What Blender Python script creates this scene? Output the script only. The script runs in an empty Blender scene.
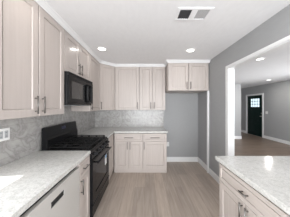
import bpy, bmesh, math, random
from mathutils import Vector, Matrix
random.seed(4)
S = bpy.context.scene
C = S.collection
PI = math.pi
EYE = 1.465
CEIL = 2.45

# ------------------------------------------------------------------ camera
cam_d = bpy.data.cameras.new('camera')
cam = bpy.data.objects.new('camera', cam_d); C.objects.link(cam)
cam.location = (0, 0, EYE); cam.rotation_euler = (PI/2, 0, 0)
cam_d.sensor_width = 36; cam_d.lens = 36*135/290
cam_d.shift_x = 0.0; cam_d.shift_y = -2.5/290
cam_d.clip_start = 0.05
S.camera = cam

# ------------------------------------------------------------------ world, sun, added fill lamps, exposure
w = bpy.data.worlds.new('daylight'); S.world = w; w.use_nodes = True
wb = w.node_tree.nodes['Background']
wb.inputs[0].default_value = (0.93, 0.96, 1.0, 1); wb.inputs[1].default_value = 1.9
sd = bpy.data.lights.new('sun', 'SUN'); sun = bpy.data.objects.new('sun', sd); C.objects.link(sun)
sd.energy = 6.0; sd.angle = 0.012; sd.color = (1, .96, .9)
sun.rotation_euler = Vector((1.0, 0.13, -0.95)).to_track_quat('-Z', 'Y').to_euler()
LXW = 5.45
def area(name, loc, direction, sx, sy, power, col=(1, 1, 1)):
    d = bpy.data.lights.new(name, 'AREA'); d.shape = 'RECTANGLE'; d.size = sx; d.size_y = sy
    d.energy = power; d.color = col
    o = bpy.data.objects.new(name, d); C.objects.link(o); o.location = loc
    o.rotation_euler = Vector(direction).to_track_quat('-Z', 'Y').to_euler()
    return o
area('rear_fill', (0.1, -2.45, 1.2), (0, 1, 0.12), 2.4, 2.0, 78, (.945, .975, 1))  # unseen fill lamp added at the open rear of the kitchen
ld = area('living_fill', (3.9, -2.3, .9), (0.16, 1, 0.36), 2.4, 1.6, 25, (.97, .985, 1))  # unseen fill lamp added behind the camera to brighten the living room
fl = area('living_side_fill', (LXW-.12, 2.6, 1.4), (-.75, .9, .12), 2.3, 1.1, 14, (.97, .985, 1))  # unseen lamp added to lift the living room ceiling and walls
fl.data.spread = 1.5
ld.data.spread = 1.25
wl = area('left_window_fill', (-1.31, .28, 1.22), (1, .3, -.02), 1.3, .26, 4.2, (.95, .98, 1))  # fill lamp added inside the left window to brighten the right wall
wl.data.spread = 1.5
S.view_settings.view_transform = 'Standard'; S.view_settings.look = 'None'
S.view_settings.gamma = 1.0; S.view_settings.use_curve_mapping = False
S.view_settings.exposure = 0.89

# ------------------------------------------------------------------ materials
def new_mat(name):
    m = bpy.data.materials.new(name); m.use_nodes = True
    nt = m.node_tree; b = nt.nodes['Principled BSDF']
    return m, nt, b
def plain(name, col, rough=.5, metal=0.0, coat=0.0):
    m, nt, b = new_mat(name)
    b.inputs['Base Color'].default_value = (*col, 1); b.inputs['Roughness'].default_value = rough
    b.inputs['Metallic'].default_value = metal
    if max(col) < .02: b.inputs['Specular IOR Level'].default_value = .16
    b.inputs['Coat Weight'].default_value = coat
    n = nt.nodes.new('ShaderNodeTexNoise'); n.inputs['Scale'].default_value = 60
    mx = nt.nodes.new('ShaderNodeMix'); mx.data_type = 'RGBA'
    mx.inputs[6].default_value = (*[c*.96 for c in col], 1); mx.inputs[7].default_value = (*[min(1, c*1.04) for c in col], 1)
    nt.links.new(n.outputs[0], mx.inputs[0]); nt.links.new(mx.outputs[2], b.inputs['Base Color'])
    return m
def coords(nt, scale, rot=(0, 0, 0), kind='Object'):
    tc = nt.nodes.new('ShaderNodeTexCoord'); mp = nt.nodes.new('ShaderNodeMapping')
    mp.inputs['Scale'].default_value = scale; mp.inputs['Rotation'].default_value = rot
    nt.links.new(tc.outputs[kind], mp.inputs[0]); return mp
def ramp(nt, src, stops):
    r = nt.nodes.new('ShaderNodeValToRGB')
    while len(r.color_ramp.elements) < len(stops): r.color_ramp.elements.new(.5)
    for e, (p, c) in zip(r.color_ramp.elements, stops): e.position = p; e.color = (*c, 1)
    nt.links.new(src, r.inputs[0]); return r
def mix(nt, a, b, fac, mode='MIX'):
    mx = nt.nodes.new('ShaderNodeMix'); mx.data_type = 'RGBA'; mx.blend_type = mode
    if isinstance(fac, float): mx.inputs[0].default_value = fac
    else: nt.links.new(fac, mx.inputs[0])
    nt.links.new(a, mx.inputs[6])
    if isinstance(b, tuple): mx.inputs[7].default_value = (*b, 1)
    else: nt.links.new(b, mx.inputs[7])
    return mx.outputs[2]
def noise(nt, mp, scale, detail=4, dist=0.0):
    n = nt.nodes.new('ShaderNodeTexNoise'); n.inputs['Scale'].default_value = scale
    n.inputs['Detail'].default_value = detail; n.inputs['Distortion'].default_value = dist
    nt.links.new(mp.outputs[0], n.inputs['Vector']); return n
def bump(nt, b, src, strength, dist=.002):
    bp = nt.nodes.new('ShaderNodeBump'); bp.inputs['Strength'].default_value = strength
    bp.inputs['Distance'].default_value = dist
    nt.links.new(src, bp.inputs['Height']); nt.links.new(bp.outputs[0], b.inputs['Normal'])

def wood_cab(name, dark, light, rough, vertical=True, wrinkle=False):
    m, nt, b = new_mat(name)
    mp = coords(nt, (45, 45, 1.6) if vertical else (1.6, 45, 45))
    n = noise(nt, mp, 1.0, 5, .6)
    r = ramp(nt, n.outputs[0], [(.3, dark), (.62, light)])
    nt.links.new(r.outputs[0], b.inputs['Base Color'])
    b.inputs['Roughness'].default_value = rough
    if wrinkle:
        mp2 = coords(nt, (3, 3, 3.6), (.3, .5, .4)); n2 = noise(nt, mp2, 1.0, 3, 1.6)
        bump(nt, b, n2.outputs[0], .35, .012)
        b.inputs['Coat Weight'].default_value = .55; b.inputs['Coat Roughness'].default_value = .07
    else:
        bump(nt, b, n.outputs[0], .05)
    return m
CAB = wood_cab('whitewashed_wood', (.455, .402, .37), (.505, .452, .42), .4)
CABH = wood_cab('whitewashed_wood_sideways', (.455, .402, .37), (.505, .452, .42), .4, False)
CABF = wood_cab('filmed_whitewashed_wood', (.465, .41, .38), (.492, .437, .407), .35, True, True)
NICKEL = plain('brushed_nickel', (.19, .18, .168), .36, 1.0)
BLACK = plain('black_enamel', (.009, .009, .010), .25)
BLACKM = plain('black_matte', (.014, .014, .015), .45)
IRON = plain('cast_iron', (.012, .012, .012), .55)
BGLASS = plain('black_glass', (.012, .012, .014), .05)
SMOKE = plain('smoked_window', (.045, .043, .042), .12)
WHITEP = plain('white_plastic', (.80, .80, .79), .35)
GREYP = plain('grey_plastic', (.42, .43, .44), .45)
TRIM = plain('white_trim_paint', (.80, .80, .80), .35)
CEILM = plain('ceiling_paint', (.82, .82, .83), .85)
WALLM = plain('grey_wall_paint', (.345, .347, .35), .7)
DISHW = plain('dishwasher_panel', (.50, .485, .46), .28)
DARKGAP = plain('dark_recess', (.02, .02, .02), .6)
DOORM = plain('dark_green_paint', (.006, .018, .016), .35)
BRASS = plain('satin_hardware', (.5, .47, .42), .3, 1.0)
BLUE = plain('blue_print', (.15, .33, .62), .4)
VENTD = plain('duct_dark', (.05, .05, .055), .8)
VENTG = plain('louvre_grey', (.50, .50, .51), .5)

def granite():
    m, nt, b = new_mat('speckled_quartz')
    mp = coords(nt, (1, 1, 1))
    n1 = noise(nt, mp, 34, 5, .5); n2 = noise(nt, mp, 130, 3); n3 = noise(nt, mp, 4, 4, 1.5)
    r1 = ramp(nt, n1.outputs[0], [(.34, (.53, .525, .505)), (.5, (.605, .60, .58)), (.68, (.645, .64, .62))])
    r2 = ramp(nt, n2.outputs[0], [(.36, (.62, .62, .62)), (.50, (1, 1, 1))])
    c = mix(nt, r1.outputs[0], r2.outputs[0], .55, 'MULTIPLY')
    r3 = ramp(nt, n3.outputs[0], [(.35, (.95, .945, .93)), (.6, (1, 1, 1))])
    c = mix(nt, c, r3.outputs[0], .8, 'MULTIPLY')
    nt.links.new(c, b.inputs['Base Color']); b.inputs['Roughness'].default_value = .13; b.inputs['Specular IOR Level'].default_value = .35
    return m
QUARTZ = granite()
def marble(rot):
    m, nt, b = new_mat('marble_tile')
    mp = coords(nt, (1, 1, 1))
    n1 = noise(nt, mp, 5, 8, 2.2); n2 = noise(nt, mp, 11, 6, 1.2)
    r1 = ramp(nt, n1.outputs[0], [(.38, (.46, .447, .43)), (.49, (.355, .345, .33)), (.54, (.435, .42, .405)), (.8, (.51, .495, .477))])
    r2 = ramp(nt, n2.outputs[0], [(.30, (.84, .83, .83)), (.6, (1, 1, 1))])
    c = mix(nt, r1.outputs[0], r2.outputs[0], .9, 'MULTIPLY')
    mp2 = coords(nt, (1, 1, 1), rot)
    br = nt.nodes.new('ShaderNodeTexBrick'); nt.links.new(mp2.outputs[0], br.inputs['Vector'])
    br.inputs['Color1'].default_value = (1, 1, 1, 1); br.inputs['Color2'].default_value = (.92, .92, .92, 1)
    br.inputs['Mortar'].default_value = (.80, .79, .78, 1); br.inputs['Scale'].default_value = 1
    br.inputs['Mortar Size'].default_value = .0022; br.inputs['Brick Width'].default_value = .15; br.inputs['Row Height'].default_value = .075
    c = mix(nt, c, br.outputs[0], 1.0, 'MULTIPLY')
    nt.links.new(c, b.inputs['Base Color']); b.inputs['Roughness'].default_value = .25
    return m
MARB_B = marble((PI/2, 0, 0))
MARB_L = marble((PI/2, 0, PI/2))
def planks(name, dark, mid, light, rot, rough):
    m, nt, b = new_mat(name)
    mp = coords(nt, (1, 1, 1), rot)
    br = nt.nodes.new('ShaderNodeTexBrick'); nt.links.new(mp.outputs[0], br.inputs['Vector'])
    br.offset = .37
    br.inputs['Color1'].default_value = (.88, .88, .88, 1); br.inputs['Color2'].default_value = (1.09, 1.08, 1.07, 1)
    br.inputs['Mortar'].default_value = (.74, .72, .70, 1); br.inputs['Scale'].default_value = 1
    br.inputs['Mortar Size'].default_value = .0016; br.inputs['Brick Width'].default_value = 1.22; br.inputs['Row Height'].default_value = .18
    mp2 = nt.nodes.new('ShaderNodeMapping'); mp2.inputs['Scale'].default_value = (2.2, 26, 1)
    nt.links.new(mp.outputs[0], mp2.inputs[0])
    n = noise(nt, mp2, 1.0, 6, 1.0)
    r = ramp(nt, n.outputs[0], [(.28, dark), (.5, mid), (.72, light)])
    mp3 = nt.nodes.new('ShaderNodeMapping'); mp3.inputs['Scale'].default_value = (.9, 4, 1); nt.links.new(mp.outputs[0], mp3.inputs[0])
    n2 = noise(nt, mp3, 1.6, 3, .5)
    r2 = ramp(nt, n2.outputs[0], [(.3, (.86, .85, .84)), (.7, (1.0, 1.0, 1.0))])
    c = mix(nt, r.outputs[0], br.outputs[0], 1.0, 'MULTIPLY')
    c = mix(nt, c, r2.outputs[0], .8, 'MULTIPLY')
    nt.links.new(c, b.inputs['Base Color']); b.inputs['Roughness'].default_value = rough
    bump(nt, b, n.outputs[0], .04)
    return m
FLOORK = planks('greige_oak_planks', (.385, .322, .272), (.445, .377, .322), (.515, .442, .382), (0, 0, PI/2), .42)
FLOORL = planks('brown_oak_planks', (.145, .107, .08), (.195, .145, .112), (.25, .19, .148), (0, 0, 0), .36)
def emit(name, col, st):
    m, nt, b = new_mat(name)
    b.inputs['Base Color'].default_value = (*[c*.9 for c in col], 1)
    b.inputs['Emission Color'].default_value = (*col, 1); b.inputs['Emission Strength'].default_value = st
    return m
LENS = emit('lit_lens', (1, .97, .92), 1.8)
DISPLAY = emit('clock_display', (.02, .025, .06), .02)
def glassm():
    m, nt, b = new_mat('door_glass')
    t = nt.nodes.new('ShaderNodeBsdfTransparent'); g = nt.nodes.new('ShaderNodeBsdfGlossy')
    t.inputs[0].default_value = (.62, .68, .70, 1)
    g.inputs['Roughness'].default_value = .05
    mx = nt.nodes.new('ShaderNodeMixShader'); mx.inputs[0].default_value = .12
    nt.links.new(t.outputs[0], mx.inputs[1]); nt.links.new(g.outputs[0], mx.inputs[2])
    nt.links.new(mx.outputs[0], nt.nodes['Material Output'].inputs[0]); return m
GLASS = glassm()

# ------------------------------------------------------------------ helpers
def obj(name, bm, mat, parent=None, smooth=False):
    bmesh.ops.recalc_face_normals(bm, faces=bm.faces)
    me = bpy.data.meshes.new(name); bm.to_mesh(me); bm.free(); me.materials.append(mat)
    if smooth:
        for p in me.polygons: p.use_smooth = True
    o = bpy.data.objects.new(name, me); C.objects.link(o)
    if parent: o.parent = parent
    return o
def tag(o, label, cat, group=None):
    o['label'] = label; o['category'] = cat
    if group: o['group'] = group
    return o
def thing(name, label, cat, loc=(0, 0, 0), rz=0.0, group=None):
    o = bpy.data.objects.new(name, None); C.objects.link(o); o.empty_display_size = .1
    o.location = loc; o.rotation_euler = (0, 0, rz)
    return tag(o, label, cat, group)
def struct(name, bm, mat):
    o = obj(name, bm, mat); o['kind'] = 'structure'; return o
def box(bm, x0, x1, y0, y1, z0, z1, bev=0.0):
    t = bmesh.new()
    bmesh.ops.create_cube(t, size=1, matrix=Matrix.Translation(((x0+x1)/2, (y0+y1)/2, (z0+z1)/2)) @ Matrix.Diagonal((x1-x0, y1-y0, z1-z0, 1)))
    if bev: bmesh.ops.bevel(t, geom=t.edges[:], offset=bev, segments=2, affect='EDGES', profile=.5)
    me = bpy.data.meshes.new('t'); t.to_mesh(me); t.free(); bm.from_mesh(me); bpy.data.meshes.remove(me)
    return bm
def B(*a, **k): return box(bmesh.new(), *a, **k)
def cyl(bm, p0, p1, r, r2=None, seg=14):
    p0 = Vector(p0); p1 = Vector(p1); d = p1-p0
    q = Vector((0, 0, 1)).rotation_difference(d.normalized()).to_matrix().to_4x4()
    bmesh.ops.create_cone(bm, cap_ends=True, segments=seg, radius1=r, radius2=r if r2 is None else r2, depth=d.length,
                          matrix=Matrix.Translation((p0+p1)/2) @ q)
    return bm
def prism(bm, pts, z0, z1):
    lo = [bm.verts.new((x, y, z0)) for x, y in pts]; hi = [bm.verts.new((x, y, z1)) for x, y in pts]
    n = len(pts)
    bm.faces.new(lo); bm.faces.new(hi)
    for i in range(n): bm.faces.new((lo[i], lo[(i+1) % n], hi[(i+1) % n], hi[i]))
    return bm
def profile_x(bm, pts, x0, x1):
    """(y, z) outline extruded along x"""
    a = [bm.verts.new((x0, y, z)) for y, z in pts]; b = [bm.verts.new((x1, y, z)) for y, z in pts]
    n = len(pts); bm.faces.new(a); bm.faces.new(b)
    for i in range(n): bm.faces.new((a[i], a[(i+1) % n], b[(i+1) % n], b[i]))
    return bm
def shaker(x0, x1, z0, z1, t=.02, fr=.06, yb=.009):
    t = yb+.021
    """a framed front: outer rim rounded, centre panel sunk behind a small bevel"""
    bm = bmesh.new()
    def ring(i, y): return [bm.verts.new((x, y, z)) for x, z in ((x0+i, z0+i), (x1-i, z0+i), (x1-i, z1-i), (x0+i, z1-i))]
    yf = yb-t
    rs = [ring(0, yb), ring(0, yf+.002), ring(.002, yf), ring(fr, yf), ring(fr+.006, yf+.007), ring(fr+.0065, yf+.014), ring(fr+.011, yf+.014), ring(fr+.0115, yf+.007)]
    for a, b in zip(rs, rs[1:]):
        for i in range(4): bm.faces.new((a[i], a[(i+1) % 4], b[(i+1) % 4], b[i]))
    bm.faces.new(rs[-1]); bm.faces.new(rs[0])
    return bm
def bar_pull(cx, cz, L, vert, yf=-.021):
    bm = bmesh.new(); so = yf-.026; r = .0062
    if vert:
        cyl(bm, (cx, so, cz-L/2), (cx, so, cz+L/2), r)
        for s in (-1, 1): cyl(bm, (cx, yf+.0005, cz+s*L*.36), (cx, so, cz+s*L*.36), r*.85)
    else:
        cyl(bm, (cx-L/2, so, cz), (cx+L/2, so, cz), r)
        for s in (-1, 1): cyl(bm, (cx+s*L*.36, yf+.0005, cz), (cx+s*L*.36, so, cz), r*.85)
    return bm
def add_door(root, x0, x1, z0, z1, hx, hz, mat=None, L=.16, fr=.06):
    d = obj('door', shaker(x0, x1, z0, z1, fr=fr), mat or CAB, root)
    if hx is not None: obj('handle', bar_pull(hx, hz, L, True), NICKEL, d, True)
    return d
def add_drawer(root, x0, x1, z0, z1, L=.18):
    d = obj('drawer', shaker(x0, x1, z0, z1, fr=.032), CABH, root)
    obj('handle', bar_pull((x0+x1)/2, (z0+z1)/2, L, False), NICKEL, d, True)
    return d
g = .0055

# ------------------------------------------------------------------ the setting
XL, XR, YB = -1.32, 1.40, 3.557
WT = .08
YREAR = -2.5
JAMB = 2.27     # far end of the opening in the right wall
LX, LY = 5.45, 6.0
HEAD = 2.105
struct('floor', B(XL-.1, XR+.04, YREAR, YB+.1, -.05, 0), FLOORK)
struct('floor_living', B(XR+.0405, LX+.1, YREAR, 7.9, -.05, 0), FLOORL)
struct('ceiling', B(XL-.1, XR+.0, YREAR, YB+.1, CEIL, CEIL+.05), CEILM)
struct('ceiling_living', B(XR+WT, LX+.1, YREAR, 7.9, CEIL, CEIL+.05), CEILM)
bm = bmesh.new()
WY0, WY1, WZ0, WZ1 = -.45, 1.05, 1.02, 1.37
box(bm, XL-.1, XL, YREAR, WY0, 0, CEIL); box(bm, XL-.1, XL, WY1, YB+.1, 0, CEIL)
box(bm, XL-.1, XL, WY0, WY1, 0, WZ0); box(bm, XL-.1, XL, WY0, WY1, WZ1, CEIL)
struct('wall_left', bm, WALLM)
struct('wall_back', B(XL, XR, YB, YB+.1, 0, CEIL), WALLM)
bm = bmesh.new()
box(bm, XR, XR+WT, JAMB, LY, 0, CEIL); box(bm, XR, XR+WT, YREAR, JAMB, HEAD, CEIL)
struct('wall_right', bm, WALLM)
struct('wall_living_back', B(XR+WT, 4.27, LY, LY+.12, 0, CEIL), WALLM)
struct('wall_entry_back', B(4.15, LX, 7.75, 7.85, 0, CEIL), WALLM)
struct('wall_entry_left', B(4.15, 4.27, LY+.12, 7.75, 0, CEIL), WALLM)
DY0, DY1, DZ = 6.27, 7.21, 1.99
bm = bmesh.new()
box(bm, LX, LX+.12, YREAR, 1.4, 0, CEIL); box(bm, LX, LX+.12, 3.8, DY0, 0, CEIL)
box(bm, LX, LX+.12, 1.4, 3.8, 0, .82); box(bm, LX, LX+.12, 1.4, 3.8, 2.0, CEIL); box(bm, LX, LX+.12, DY1, 7.85, 0, CEIL); box(bm, LX, LX+.12, DY0, DY1, DZ, CEIL)
struct('wall_living_right', bm, WALLM)
bm = bmesh.new()
box(bm, LX+.02, LX+.08, 1.4, 1.45, .82, 2.0); box(bm, LX+.02, LX+.08, 3.75, 3.8, .82, 2.0); box(bm, LX+.02, LX+.08, 2.57, 2.63, .87, 1.95)
box(bm, LX+.02, LX+.08, 1.45, 3.75, .82, .87); box(bm, LX+.02, LX+.08, 1.45, 3.75, 1.95, 2.0)
struct('window_added', bm, TRIM)  # unseen window, added to go with the living room side fill
# window over the sink side, out of frame: only its casing
bm = bmesh.new()
box(bm, XL-.09, XL-.04, WY0, WY0+.03, WZ0, WZ1); box(bm, XL-.09, XL-.04, WY1-.03, WY1, WZ0, WZ1)
box(bm, XL-.09, XL-.04, WY0+.03, WY1-.03, WZ0, WZ0+.03); box(bm, XL-.09, XL-.04, WY0+.03, WY1-.03, WZ1-.03, WZ1)
box(bm, XL-.08, XL-.04, .28, .32, WZ0+.03, WZ1-.03)
struct('window_1', bm, TRIM)
# casing round the opening to the living room
bm = bmesh.new()
CW, CT = .055, .014
box(bm, XR-CT, XR, JAMB, JAMB+CW, 0, HEAD+CW-.015); box(bm, XR-CT, XR, YREAR, JAMB, HEAD-.005, HEAD+CW-.015)
box(bm, XR-CT, XR+WT+CT, JAMB-.016, JAMB, 0, HEAD); box(bm, XR-CT, XR+WT+CT, YREAR, JAMB-.016, HEAD-.016, HEAD)
box(bm, XR+WT, XR+WT+CT, JAMB, JAMB+CW, 0, HEAD+CW-.015); box(bm, XR+WT, XR+WT+CT, YREAR, JAMB, HEAD-.0, HEAD+CW-.015)
struct('trim_1', bm, TRIM)
def base_bm(bm, x0, x1, y0, y1, h=.115): return box(bm, x0, x1, y0, y1, 0, h, .003)
struct('baseboard_back', base_bm(bmesh.new(), .49, XR, YB-.015, YB, .125), TRIM)
struct('baseboard_right', base_bm(bmesh.new(), XR-.015, XR, JAMB+CW, YB-.015, .125), TRIM)
struct('baseboard_living_back', base_bm(bmesh.new(), XR+WT, 4.27, LY-.015, LY, .13), TRIM)
bm = bmesh.new(); base_bm(bm, 4.27, 4.285, LY-.015, 7.75, .13)
struct('baseboard_entry_left', bm, TRIM)
struct('baseboard_entry_back', base_bm(bmesh.new(), 4.285, LX-.015, 7.735, 7.75, .13), TRIM)
bm = bmesh.new(); base_bm(bm, LX-.015, LX, YREAR, DY0-.085, .13); base_bm(bm, LX-.015, LX, DY1+.085, 7.75, .13)
struct('baseboard_living_right', bm, TRIM)
# crown moulding following the cabinet fronts
def sweep(path, prof, zflip=1):
    bm = bmesh.new(); rows = []
    P = [Vector(p) for p in path]; n = len(P)
    def nrm(a, b):
        d = (b-a).normalized(); return Vector((d.y, -d.x))
    for i, p in enumerate(P):
        if i == 0: m = nrm(P[0], P[1])
        elif i == n-1: m = nrm(P[-2], P[-1])
        else:
            a = nrm(P[i-1], p); b = nrm(p, P[i+1]); m = (a+b); m = m/(m.dot(a))
        rows.append([bm.verts.new((p.x+m.x*d, p.y+m.y*d, z)) for d, z in prof])
    k = len(prof)
    for a, b in zip(rows, rows[1:]):
        for i in range(k): bm.faces.new((a[i], a[(i+1) % k], b[(i+1) % k], b[i]))
    bm.faces.new(rows[0]); bm.faces.new(rows[-1]); return bm
XU, YU, YF = -1.0, 3.23, 2.945      # front planes of the wall cabinets' boxes
DT = .021
UTOP, UBOT = 2.395, 1.37
prof = [(0, UTOP+.002), (.006, UTOP+.002), (.009, UTOP+.012), (.014, UTOP+.016), (.028, UTOP+.032), (.038, UTOP+.042), (.044, UTOP+.044), (.046, CEIL), (0, CEIL)]
o = struct('trim_2', sweep([(XU+DT, .86), (XU+DT, 2.95-.01), (-.72+.01, YU-DT), (.495, YU-DT), (.495, YF-DT), (XR, YF-DT)], prof), TRIM)

# ------------------------------------------------------------------ wall cabinets
def upper(name, label, cat, loc, rz, wdt, depth, z0, fronts, mat=CAB, ztop=CEIL-.003, group='wall cabinets'):
    t = thing(name, label, cat, (loc[0], loc[1], z0), rz, group)
    obj('body', B(.0008, wdt-.0008, .010, depth-.002, 0, ztop-z0, .001), CAB, t)
    for (x0, x1, hs) in fronts:
        hx = None if hs is None else (x1-.04 if hs == 'r' else x0+.04)
        add_door(t, x0+g, x1-g, .001, UTOP-z0, hx, .105, mat)
    return t
H = PI/2
upper('wall_cabinet', 'tall two-door whitewashed wall cabinet nearest the camera, left of the black microwave', 'cabinet',
      (XU, .86), H, .782, .32, UBOT, [(0, .385, 'r'), (.385, .782, 'l')], CABF)
upper('wall_cabinet', 'short two-door whitewashed wall cabinet directly above the black microwave', 'cabinet',
      (XU, 1.643), H, .76, .32, 1.897, [(0, .38, 'r'), (.38, .76, 'l')], CABF)
upper('wall_cabinet', 'narrow whitewashed wall cabinet between the microwave and the angled corner cabinet', 'cabinet',
      (XU, 2.404), H, .546, .32, UBOT, [(0, .546, 'l')], CAB)
# angled corner cabinet
L0 = Vector((XU, 2.952)); L1 = Vector((-.722, YU))
ang = math.atan2(L1.y-L0.y, L1.x-L0.x); wd = (L1-L0).length
t = thing('corner_wall_cabinet', 'angled corner wall cabinet with one diagonal door where the two walls meet', 'cabinet', (L0.x, L0.y, UBOT), ang, 'wall cabinets')
R = Matrix.Rotation(-ang, 2)
pts = [R @ (Vector(p)-L0) for p in ((L0.x, L0.y), (L1.x, L1.y), (-.722, YB-.002), (XL+.002, YB-.002), (XL+.002, 2.952))]
obj('body', prism(bmesh.new(), pts, 0, CEIL-.003-UBOT), CAB, t)
add_door(t, .012, wd-.016, .001, UTOP-UBOT, .032, .105)
upper('wall_cabinet', 'single-door whitewashed wall cabinet on the back wall beside the angled corner cabinet', 'cabinet',
      (-.72, YU), 0, .585, YB-YU, UBOT, [(.012, .585, 'r')])
upper('wall_cabinet', 'two-door whitewashed wall cabinet on the back wall next to the fridge alcove', 'cabinet',
      (-.135, YU), 0, .625, YB-YU, UBOT, [(0, .312, 'r'), (.312, .625, 'l')])
t = upper('fridge_cabinet', 'deep two-door cabinet bridging the empty fridge alcove, beside the grey right wall', 'cabinet',
      (.497, YF), 0, .897, YB-YF, 1.80, [(.006, .448, 'r'), (.448, .88, 'l')])
t = tag(obj('filler_panel', B(1.362, 1.398, YF-.005, YF+.035, 0.002, 1.798, .001), TRIM),
        'thin white upright filler strip closing the right side of the fridge alcove', 'panel')

# ------------------------------------------------------------------ base cabinets
XB, YBF = -.70, 2.955
CT0, CT1 = .876, .914
def base(name, label, loc, rz, wdt, depth, layout, toe=True, cat='cabinet', group='base cabinets'):
    t = thing(name, label, cat, (loc[0], loc[1], 0), rz, group)
    bb = B(.0008, wdt-.0008, 0, depth, .095, .860, .001); box(bb, .0008, wdt-.0008, .045, depth, .859, CT0-.001)
    obj('body', bb, CAB, t)
    obj('toe_kick', B(.0008, wdt-.0008, .012, depth-.02, .001, .095), CABH, t)
    for it in layout:
        if it[0] == 'd': add_door(t, it[1]+g, it[2]-g, it[3], it[4], None if it[5] is None else (it[2]-.03 if it[5] == 'r' else it[1]+.03), it[4]-.085)
        else: add_drawer(t, it[1]+g, it[2]-g, it[3], it[4], it[5])
    return t
Z0, Z1, Z2, Z3 = .105, .690, .694, .862
base('base_cabinet', 'base cabinet with a wide drawer over two doors, along the back wall near the range', (-.675, YBF), 0, .627, YB-YBF-.002,
     [('w', .018, .627, Z2, Z3, .2), ('d', .018, .3225, Z0, Z1, 'r'), ('d', .3225, .627, Z0, Z1, 'l')])
base('base_cabinet', 'base cabinet with one drawer over one door at the right end of the back counter', (-.047, YBF), 0, .523, YB-YBF-.002,
     [('w', 0, .523, Z2, Z3, .2), ('d', 0, .523, Z0, Z1, 'l')])
base('base_cabinet', 'narrow one-drawer one-door base cabinet between the white dishwasher and the black range', (XB, 1.402), H, .264, .615,
     [('w', 0, .264, Z2, Z3, .12), ('d', 0, .264, Z0, Z1, 'l')])
base('sink_cabinet', 'base cabinet nearest the camera, left of the white dishwasher', (XB, -.2), H, .942, .615,
     [('d', 0, .5, Z0, Z3, 'r'), ('d', .5, .942, Z0, Z3, 'l')])
# corner base cabinet past the range
t = thing('corner_base_cabinet', 'narrow plain base cabinet front between the range and the inside corner', 'cabinet', (XB, 2.438, 0), H, 'base cabinets')
obj('body', B(0, 1.115, 0.0, .615, .095, CT0-.002), CAB, t)
obj('toe_kick', B(0, .49, .012, .595, .001, .095), CABH, t)
add_door(t, .004, .47, Z0, Z3, None, 0)

# dishwasher
t = thing('dishwasher', 'white panel-front dishwasher with a dark pocket handle under the left counter', 'dishwasher', (XB, .745, 0), H)
obj('tub', B(.003, .652, .03, .60, .095, CT0-.003, .002), DARKGAP, t)
obj('toe_kick', B(.003, .652, .06, .5, .001, .094), DARKGAP, t)
bm = bmesh.new()
hx0, hx1, hz0, hz1 = .228, .385, .722, .768
def panel_hole(bm, x0, x1, z0, z1, hx0, hx1, hz0, hz1, y0, y1):
    def ring(a, y): return [bm.verts.new((x, y, z)) for x, z in a]
    o_ = ((x0, z0), (x1, z0), (x1, z1), (x0, z1)); i_ = ((hx0, hz0), (hx1, hz0), (hx1, hz1), (hx0, hz1))
    a = ring(o_, y1); b = ring(o_, y0+.003); b2 = ring([(x0+.003, z0+.003), (x1-.003, z0+.003), (x1-.003, z1-.003), (x0+.003, z1-.003)], y0)
    c = ring(i_, y0); d = ring(i_, y1)
    for p, q in ((a, b), (b, b2), (b2, c), (c, d), (d, a)):
        for k in range(4): bm.faces.new((p[k], p[(k+1) % 4], q[(k+1) % 4], q[k]))
    return bm
panel = obj('door', panel_hole(bm,   .004, .651, .10, .834, hx0, hx1, hz0, hz1, -.024, .008), DISHW, t)
pk = bmesh.new(); box(pk, hx0+.001, hx1-.001, -.020, .007, hz0+.001, hz1-.001); box(pk, hx0+.004, hx1-.004, -.0235, -.019, hz1-.014, hz1-.002)
for k in range(3): box(pk, hx0+.02+k*.045, hx0+.045+k*.045, -.0225, -.019, hz0+.008, hz0+.018)
obj('pocket_handle', pk, DARKGAP, panel)  # near-flush dark insert; its colour stands in for the shade of a deep pocket

# peninsula
XI, YI = .806, 1.462
t = base('peninsula_cabinet', 'peninsula base cabinet with a drawer over two doors at the right edge', (XI, YI), -H, .78, .58,
     [('w', .03, .78, Z2, Z3, .075), ('d', .03, .405, Z0, Z1, 'r'), ('d', .405, .78, Z0, Z1, 'l')])
base('peninsula_cabinet', 'second peninsula cabinet, running on toward the camera past the one in view', (XI, YI-.782), -H, .7, .58,
     [('w', 0, .7, Z2, Z3, .10), ('d', 0, .35, Z0, Z1, 'r'), ('d', .35, .7, Z0, Z1, 'l')])

# ------------------------------------------------------------------ worktops and splashback
def worktop(name, label, pts):
    bm = prism(bmesh.new(), pts, CT0, CT1)
    bmesh.ops.bevel(bm, geom=[e for e in bm.edges if all(abs(v.co.z-CT1) < 1e-5 for v in e.verts)], offset=.005, segments=3, affect='EDGES', profile=.5)
    return tag(obj(name, bm, QUARTZ), label, 'countertop')
XC, YC = -.672, 2.925
worktop('countertop', 'grey speckled quartz countertop on the left, nearest the camera, over the dishwasher',
        [(XL+.002, -.2), (XC, -.2), (XC, 1.668), (XL+.002, 1.668)])
worktop('countertop', 'L-shaped quartz countertop in the far corner behind the black range',
        [(XL+.002, 2.436), (XC, 2.436), (XC, YC), (.492, YC), (.492, YB-.002), (XL+.002, YB-.002)])
worktop('countertop', 'speckled quartz peninsula countertop in the lower right of the picture',
        [(.779, -.1), (1.95, -.1), (1.95, 1.492), (.779, 1.492)])
bm = B(XL+.0005, XL+.010, WY1+.01, YB-.012, CT1+.001, UBOT-.002)
box(bm, XL+.0005, XL+.010, 1.645, 2.401, UBOT-.002, 1.465)
tag(obj('tile_backsplash', bm, MARB_L), 'polished marble tile backsplash on the left wall behind the range', 'backsplash')
tag(obj('tile_backsplash', B(XL+.011, .488, YB-.010, YB-.0005, CT1+.001, UBOT-.002), MARB_B), 'polished marble tile backsplash along the back wall', 'backsplash')

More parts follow.
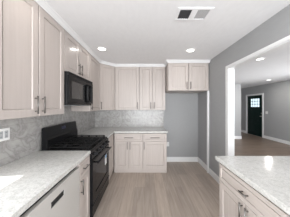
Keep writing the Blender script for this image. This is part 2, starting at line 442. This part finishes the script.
# ------------------------------------------------------------------ microwave (front plane local y=0)
XM = -.925
MW, MH, MD = .754, .415, .385
t = thing('microwave', 'black over-the-range microwave hanging below the short wall cabinet', 'microwave', (XM, 1.646, 1.476), H)
obj('casing', B(0, MW, .03, MD, 0, MH, .004), BLACK, t)
d = obj('door', panel_hole(bmesh.new(), .002, MW-.002, .03, MH-.045, .06, .43, .085, MH-.105, 0, .029), BLACK, t)
obj('window', B(.061, .429, .008, .02, .086, MH-.106), SMOKE, d)
# ring-shaped pull
hb = bmesh.new(); cx, cz, rx, rz_, n, k = .545, .19, .068, .135, 28, 8
rows = []
for i in range(n):
    a = 2*PI*i/n
    e = .55
    px = cx+rx*math.copysign(abs(math.cos(a))**e, math.cos(a)); pz = cz+rz_*math.copysign(abs(math.sin(a))**e, math.sin(a))
    nx, nz = math.cos(a), math.sin(a)
    rows.append([hb.verts.new((px+nx*.011*math.cos(2*PI*j/k), -.018+.020*math.sin(2*PI*j/k), pz+nz*.011*math.cos(2*PI*j/k))) for j in range(k)])
for i in range(n):
    for j in range(k): hb.faces.new((rows[i][j], rows[(i+1) % n][j], rows[(i+1) % n][(j+1) % k], rows[i][(j+1) % k]))
obj('handle', hb, BLACKM, d, True)
obj('handle_recess', B(cx-.05, cx+.05, -.004, -.0005, cz-.112, cz+.112, .0015), SMOKE, d)
vb = bmesh.new(); box(vb, .002, MW-.002, .006, .029, MH-.043, MH-.002)
for i in range(22): box(vb, .03+i*.032, .05+i*.032, .002, .006, MH-.030, MH-.014)
obj('vent_grille', vb, BLACKM, t)
cb = B(.03, MW-.03, .06, MD-.03, -.008, -.0005)
obj('grease_filter', cb, GREYP, t)

# ------------------------------------------------------------------ gas range
t = thing('gas_range', 'black freestanding gas range with backguard between two counters', 'stove', (-.655, 1.674, 0), H)
RW, RD = .756, .632
obj('body', B(.001, RW-.001, .035, RD, .05, .895, .002), BLACK, t)
for x in (.05, RW-.05):
    for y in (.08, RD-.06): obj('foot', cyl(bmesh.new(), (x, y, .001), (x, y, .049), .016), BLACKM, t)
obj('cooktop', B(0, RW, .02, RD-.06, .896, .916, .006), BLACK, t)
obj('control_panel', profile_x(bmesh.new(), [(.0, .80), (.034, .80), (.034, .894), (.02, .894), (.004, .885)], .002, RW-.002), BLACK, t)
for i in range(5):
    x = .09+i*(RW-.18)/4
    kb = cyl(bmesh.new(), (x, .001, .845), (x, -.010, .845), .026, .024, 20); cyl(kb, (x, -.0095, .845), (x, -.034, .845), .019, .016, 20)
    box(kb, x-.004, x+.004, -.040, -.033, .83, .86)
    obj('knob', kb, BLACKM, t)
od = obj('oven_door', panel_hole(bmesh.new(), .004, RW-.004, .235, .792, .10, RW-.10, .33, .66, -.008, .034), BLACK, t)
obj('oven_window', B(.101, RW-.101, .000, .012, .331, .659), BGLASS, od)
hb = bmesh.new(); cyl(hb, (.05, -.055, .742), (RW-.05, -.055, .742), .0125)
for x in (.075, RW-.075): cyl(hb, (x, -.0085, .742), (x, -.055, .742), .010)
obj('oven_handle', hb, BLACK, od, True)
st = obj('energy_label', B(.535, .625, -.002, -.0005, .50, .66), WHITEP, od); st['label'] = 'white and blue paper label'
obj('print', B(.545, .615, -.003, -.0022, .60, .65), BLUE, st)
dr = obj('storage_drawer', profile_x(bmesh.new(), [(-.004, .07), (.034, .06), (.034, .23), (-.006, .23), (-.014, .22), (-.006, .205)], .004, RW-.004), BLACK, t)
bgd = obj('backguard', profile_x(bmesh.new(), [(RD-.058, .90), (RD, .90), (RD, 1.185), (RD-.02, 1.195), (RD-.045, 1.19), (RD-.062, 1.06), (RD-.075, 1.04), (RD-.075, .917), (RD-.058, .917)], .004, RW-.004), BLACK, t)
obj('display', profile_x(bmesh.new(), [(RD-.0535, 1.125), (RD-.055, 1.125), (RD-.0495, 1.160), (RD-.048, 1.160)], .33, .43), DISPLAY, bgd)
gb = bmesh.new()
# burners and grates
spots = [(.19, .17, .045), (.566, .17, .052), (.19, .44, .04), (.566, .44, .04), (.378, .305, .05)]
for x, y, r in spots:
    b_ = cyl(bmesh.new(), (x, y, .9162), (x, y, .926), r, r*.92, 20)
    bu = obj('burner', b_, GREYP if r == 99 else BLACKM, t)
    obj('burner_cap', cyl(bmesh.new(), (x, y, .9262), (x, y, .934), r*.72, r*.66, 20), IRON, bu)
for gx0, gx1 in ((.025, .262), (.266, .490), (.494, .731)):
    gr = bmesh.new(); r = .0065; zt = .950
    y0, y1 = .055, .565
    for x in (gx0+.008, gx1-.008): box(gr, x-r, x+r, y0, y1, zt-.013, zt, .002)
    for y in (y0, (y0+y1)/2, y1-2*r): box(gr, gx0+.008, gx1-.008, y, y+2*r, zt-.013, zt, .002)
    xm = (gx0+gx1)/2
    box(gr, xm-r, xm+r, y0, y1, zt-.011, zt+.002, .002)
    for y in ((y0*3+y1)/4, (y0+y1*3)/4): box(gr, gx0+.008, gx1-.008, y-r, y+r, zt-.011, zt+.002, .002)
    for x in (gx0+.008, gx1-.008):
        for y in (y0+.01, y1-.01): box(gr, x-.007, x+.007, y-.007, y+.007, .9163, zt-.01)
    obj('grate', gr, IRON, t)

# ------------------------------------------------------------------ wall plates
def plate(name, label, loc, rz, gangs, cat='outlet'):
    t = thing(name, label, cat, loc, rz)
    wdt = .07+.046*(gangs-1)
    obj('cover_plate', B(-wdt/2, wdt/2, -.006, 0, -.057, .057, .002), WHITEP, t)
    for k in range(gangs):
        cx = (k-(gangs-1)/2)*.046
        f = obj('receptacle', B(cx-.0165, cx+.0165, -.0085, -.0062, -.034, .034, .001), GREYP if gangs == 2 else WHITEP, t)
        for s in (-1, 1):
            sl = bmesh.new()
            for q in (-.006, .006): box(sl, cx+q-.001, cx+q+.001, -.0092, -.0086, s*.018-.004, s*.018+.004)
            box(sl, cx-.006, cx+.006, -.0088, -.0086, s*.018-.0012, s*.018+.0012)
            obj('socket', sl, DARKGAP, f)
    return t
plate('wall_outlet', 'white double wall outlet plate on the marble backsplash at the left edge', (XL+.0105, 1.245, 1.20), H, 2)
plate('wall_outlet', 'white wall outlet low on the grey back wall of the fridge alcove', (.60, YB-.0005, .46), 0, 1)
t = thing('water_valve', 'small white fridge water valve just below the outlet in the fridge alcove', 'valve', (.545, YB-.0005, .33), 0)
vb = bmesh.new(); cyl(vb, (0, 0, 0), (0, -.006, 0), .025, .024, 18); cyl(vb, (0, -.006, 0), (0, -.05, 0), .009); cyl(vb, (0, -.045, -.012), (0, -.045, .04), .008)
obj('valve_body', vb, WHITEP, t); obj('valve_handle', cyl(bmesh.new(), (0, -.051, 0), (0, -.065, 0), .016, .014, 12), GREYP, t)
t = thing('light_switch', 'white light switch on the grey wall right of the dark entry door', 'switch', (LX-.0005, 6.04, 1.17), -H)
obj('cover_plate', B(-.06, .06, -.006, 0, -.06, .06, .002), WHITEP, t)
for s in (-1, 1): obj('rocker', B(s*.025-.016, s*.025+.016, -.010, -.0062, -.033, .033, .001), WHITEP, t)

# ------------------------------------------------------------------ ceiling fittings
def downlight(label, x, y, power):
    t = thing('recessed_light', label, 'ceiling light', (x, y, CEIL), 0, 'recessed ceiling lights')
    bm = bmesh.new(); n = 28; prof_ = [(.088, -.0005), (.086, -.005), (.066, -.006), (.062, -.0005)]
    rows = [[bm.verts.new((r*math.cos(2*PI*i/n), r*math.sin(2*PI*i/n), z)) for r, z in prof_] for i in range(n)]
    for i in range(n):
        for j in range(4): bm.faces.new((rows[i][j], rows[i][(j+1) % 4], rows[(i+1) % n][(j+1) % 4], rows[(i+1) % n][j]))
    obj('trim_ring', bm, TRIM, t, False)
    obj('lens', cyl(bmesh.new(), (0, 0, -.0035), (0, 0, -.0008), .061, None, 24), LENS, t)
    d = bpy.data.lights.new('downlight', 'AREA'); d.shape = 'DISK'; d.size = .11; d.energy = power; d.color = (1, .96, .9); d.spread = PI
    l = bpy.data.objects.new('downlight', d); C.objects.link(l); l.parent = t; l.location = (0, 0, -.012)
downlight('lit recessed ceiling light at left, near the angled corner cabinet', -.743, 2.33, .35)
downlight('lit recessed ceiling light at right, in front of the fridge cabinet', .805, 2.39, .35)
downlight('lit recessed ceiling light in the living room beyond the opening', 2.41, 2.83, 4)
downlight('small far recessed ceiling light in the living room, near the dark entry door', 4.67, 5.1, 7)
downlight('added unseen ceiling light above the left counter, brightening the room', -.70, 1.06, .8)  # unseen lamp added to brighten the left cabinets and floor
downlight('added unseen ceiling light above the peninsula counter, brightening the room', .805, 1.06, 0.9)  # unseen lamp added to lift the right wall and peninsula
t = thing('air_vent', 'white rectangular ceiling air register with a dark and a grey half', 'vent', (.514, 1.447, CEIL), 0)
fb = bmesh.new(); fw, fh = .180, .10
box(fb, -fw, fw, -fh, -fh+.028, -.008, -.0005, .002); box(fb, -fw, fw, fh-.028, fh, -.008, -.0005, .002)
box(fb, -fw, -fw+.028, -fh+.028, fh-.028, -.008, -.0005, .002); box(fb, fw-.028, fw, -fh+.028, fh-.028, -.008, -.0005, .002)
box(fb, -.03, .03, -fh+.028, fh-.028, -.008, -.0005, .002)
obj('frame', fb, CEILM, t)
obj('duct_opening', B(-fw+.029, -.031, -fh+.029, fh-.029, -.002, -.0006), VENTD, t)
obj('duct_opening', B(.031, fw-.029, -fh+.029, fh-.029, -.002, -.0006), VENTG, t)
for s in (-1, 1):
    for i in range(6):
        x = s*.031+s*(i+.5)*(fw-.060)/6
        tilt = .006
        lb = bmesh.new()
        vs = [lb.verts.new(p) for p in ((x-tilt, -fh+.03, -.0022), (x-tilt, fh-.03, -.0022), (x+tilt*.2, fh-.03, -.0075), (x+tilt*.2, -fh+.03, -.0075),
                                        (x-tilt+.0012, -fh+.03, -.0022), (x-tilt+.0012, fh-.03, -.0022), (x+tilt*.2+.0012, fh-.03, -.0075), (x+tilt*.2+.0012, -fh+.03, -.0075))]
        for f in ((0, 1, 2, 3), (4, 5, 6, 7), (0, 1, 5, 4), (1, 2, 6, 5), (2, 3, 7, 6), (3, 0, 4, 7)): lb.faces.new([vs[q] for q in f])
        obj('louvre', lb, VENTD if s < 0 else VENTG, t)

# ------------------------------------------------------------------ entry door (local x along -Y, front y=0 facing the room)
t = bpy.data.objects.new('door_1', None); C.objects.link(t); t.location = (LX, DY1, 0); t.rotation_euler = (0, 0, -H); t['kind'] = 'structure'
dw = DY1-DY0
wx0, wx1, wz0, wz1 = .18, .74, 1.42, 1.83
leaf = obj('door_leaf', panel_hole(bmesh.new(), .004, dw-.004, .006, DZ-.004, wx0, wx1, wz0, wz1, .03, .075), DOORM, t)
pb = bmesh.new()
for a0, a1 in ((.14, .44), (.50, .80)):
    for zz0, zz1 in ((.18, .62), (.72, 1.28)):
        box(pb, a0, a1, .024, .031, zz0, zz0+.02); box(pb, a0, a1, .024, .031, zz1-.02, zz1); box(pb, a0, a0+.02, .024, .031, zz0, zz1); box(pb, a1-.02, a1, .024, .031, zz0, zz1)
obj('panel_moulding', pb, DOORM, leaf)
obj('glass_pane', B(wx0+.001, wx1-.001, .05, .055, wz0+.001, wz1-.001), GLASS, leaf)
lb = bmesh.new()
for q in (1, 2, 3): box(lb, wx0+q*(wx1-wx0)/4-.011, wx0+q*(wx1-wx0)/4+.011, .042, .049, wz0+.002, wz1-.002)
for q in (1, 2): box(lb, wx0+.002, wx1-.002, .042, .049, wz0+q*(wz1-wz0)/3-.010, wz0+q*(wz1-wz0)/3+.010)
obj('glazing_bars', lb, BLACKM, leaf)
kb = cyl(bmesh.new(), (dw-.07, .0295, .98), (dw-.07, .015, .98), .028, .026, 18); cyl(kb, (dw-.07, .015, .98), (dw-.07, -.02, .98), .011); cyl(kb, (dw-.07, -.02, .98), (dw-.07, -.05, .98), .024, .02, 18)
obj('door_knob', kb, BRASS, leaf)
obj('deadbolt', cyl(bmesh.new(), (dw-.07, .0295, 1.12), (dw-.07, .008, 1.12), .028, .024, 18), BRASS, leaf)
cb = bmesh.new()
box(cb, -.075, 0.0, -.016, -.0005, .001, DZ+.075, .002); box(cb, dw, dw+.075, -.016, -.0005, .001, DZ+.075, .002); box(cb, 0, dw, -.016, -.0005, DZ, DZ+.075, .002)
obj('door_casing', cb, TRIM, t)
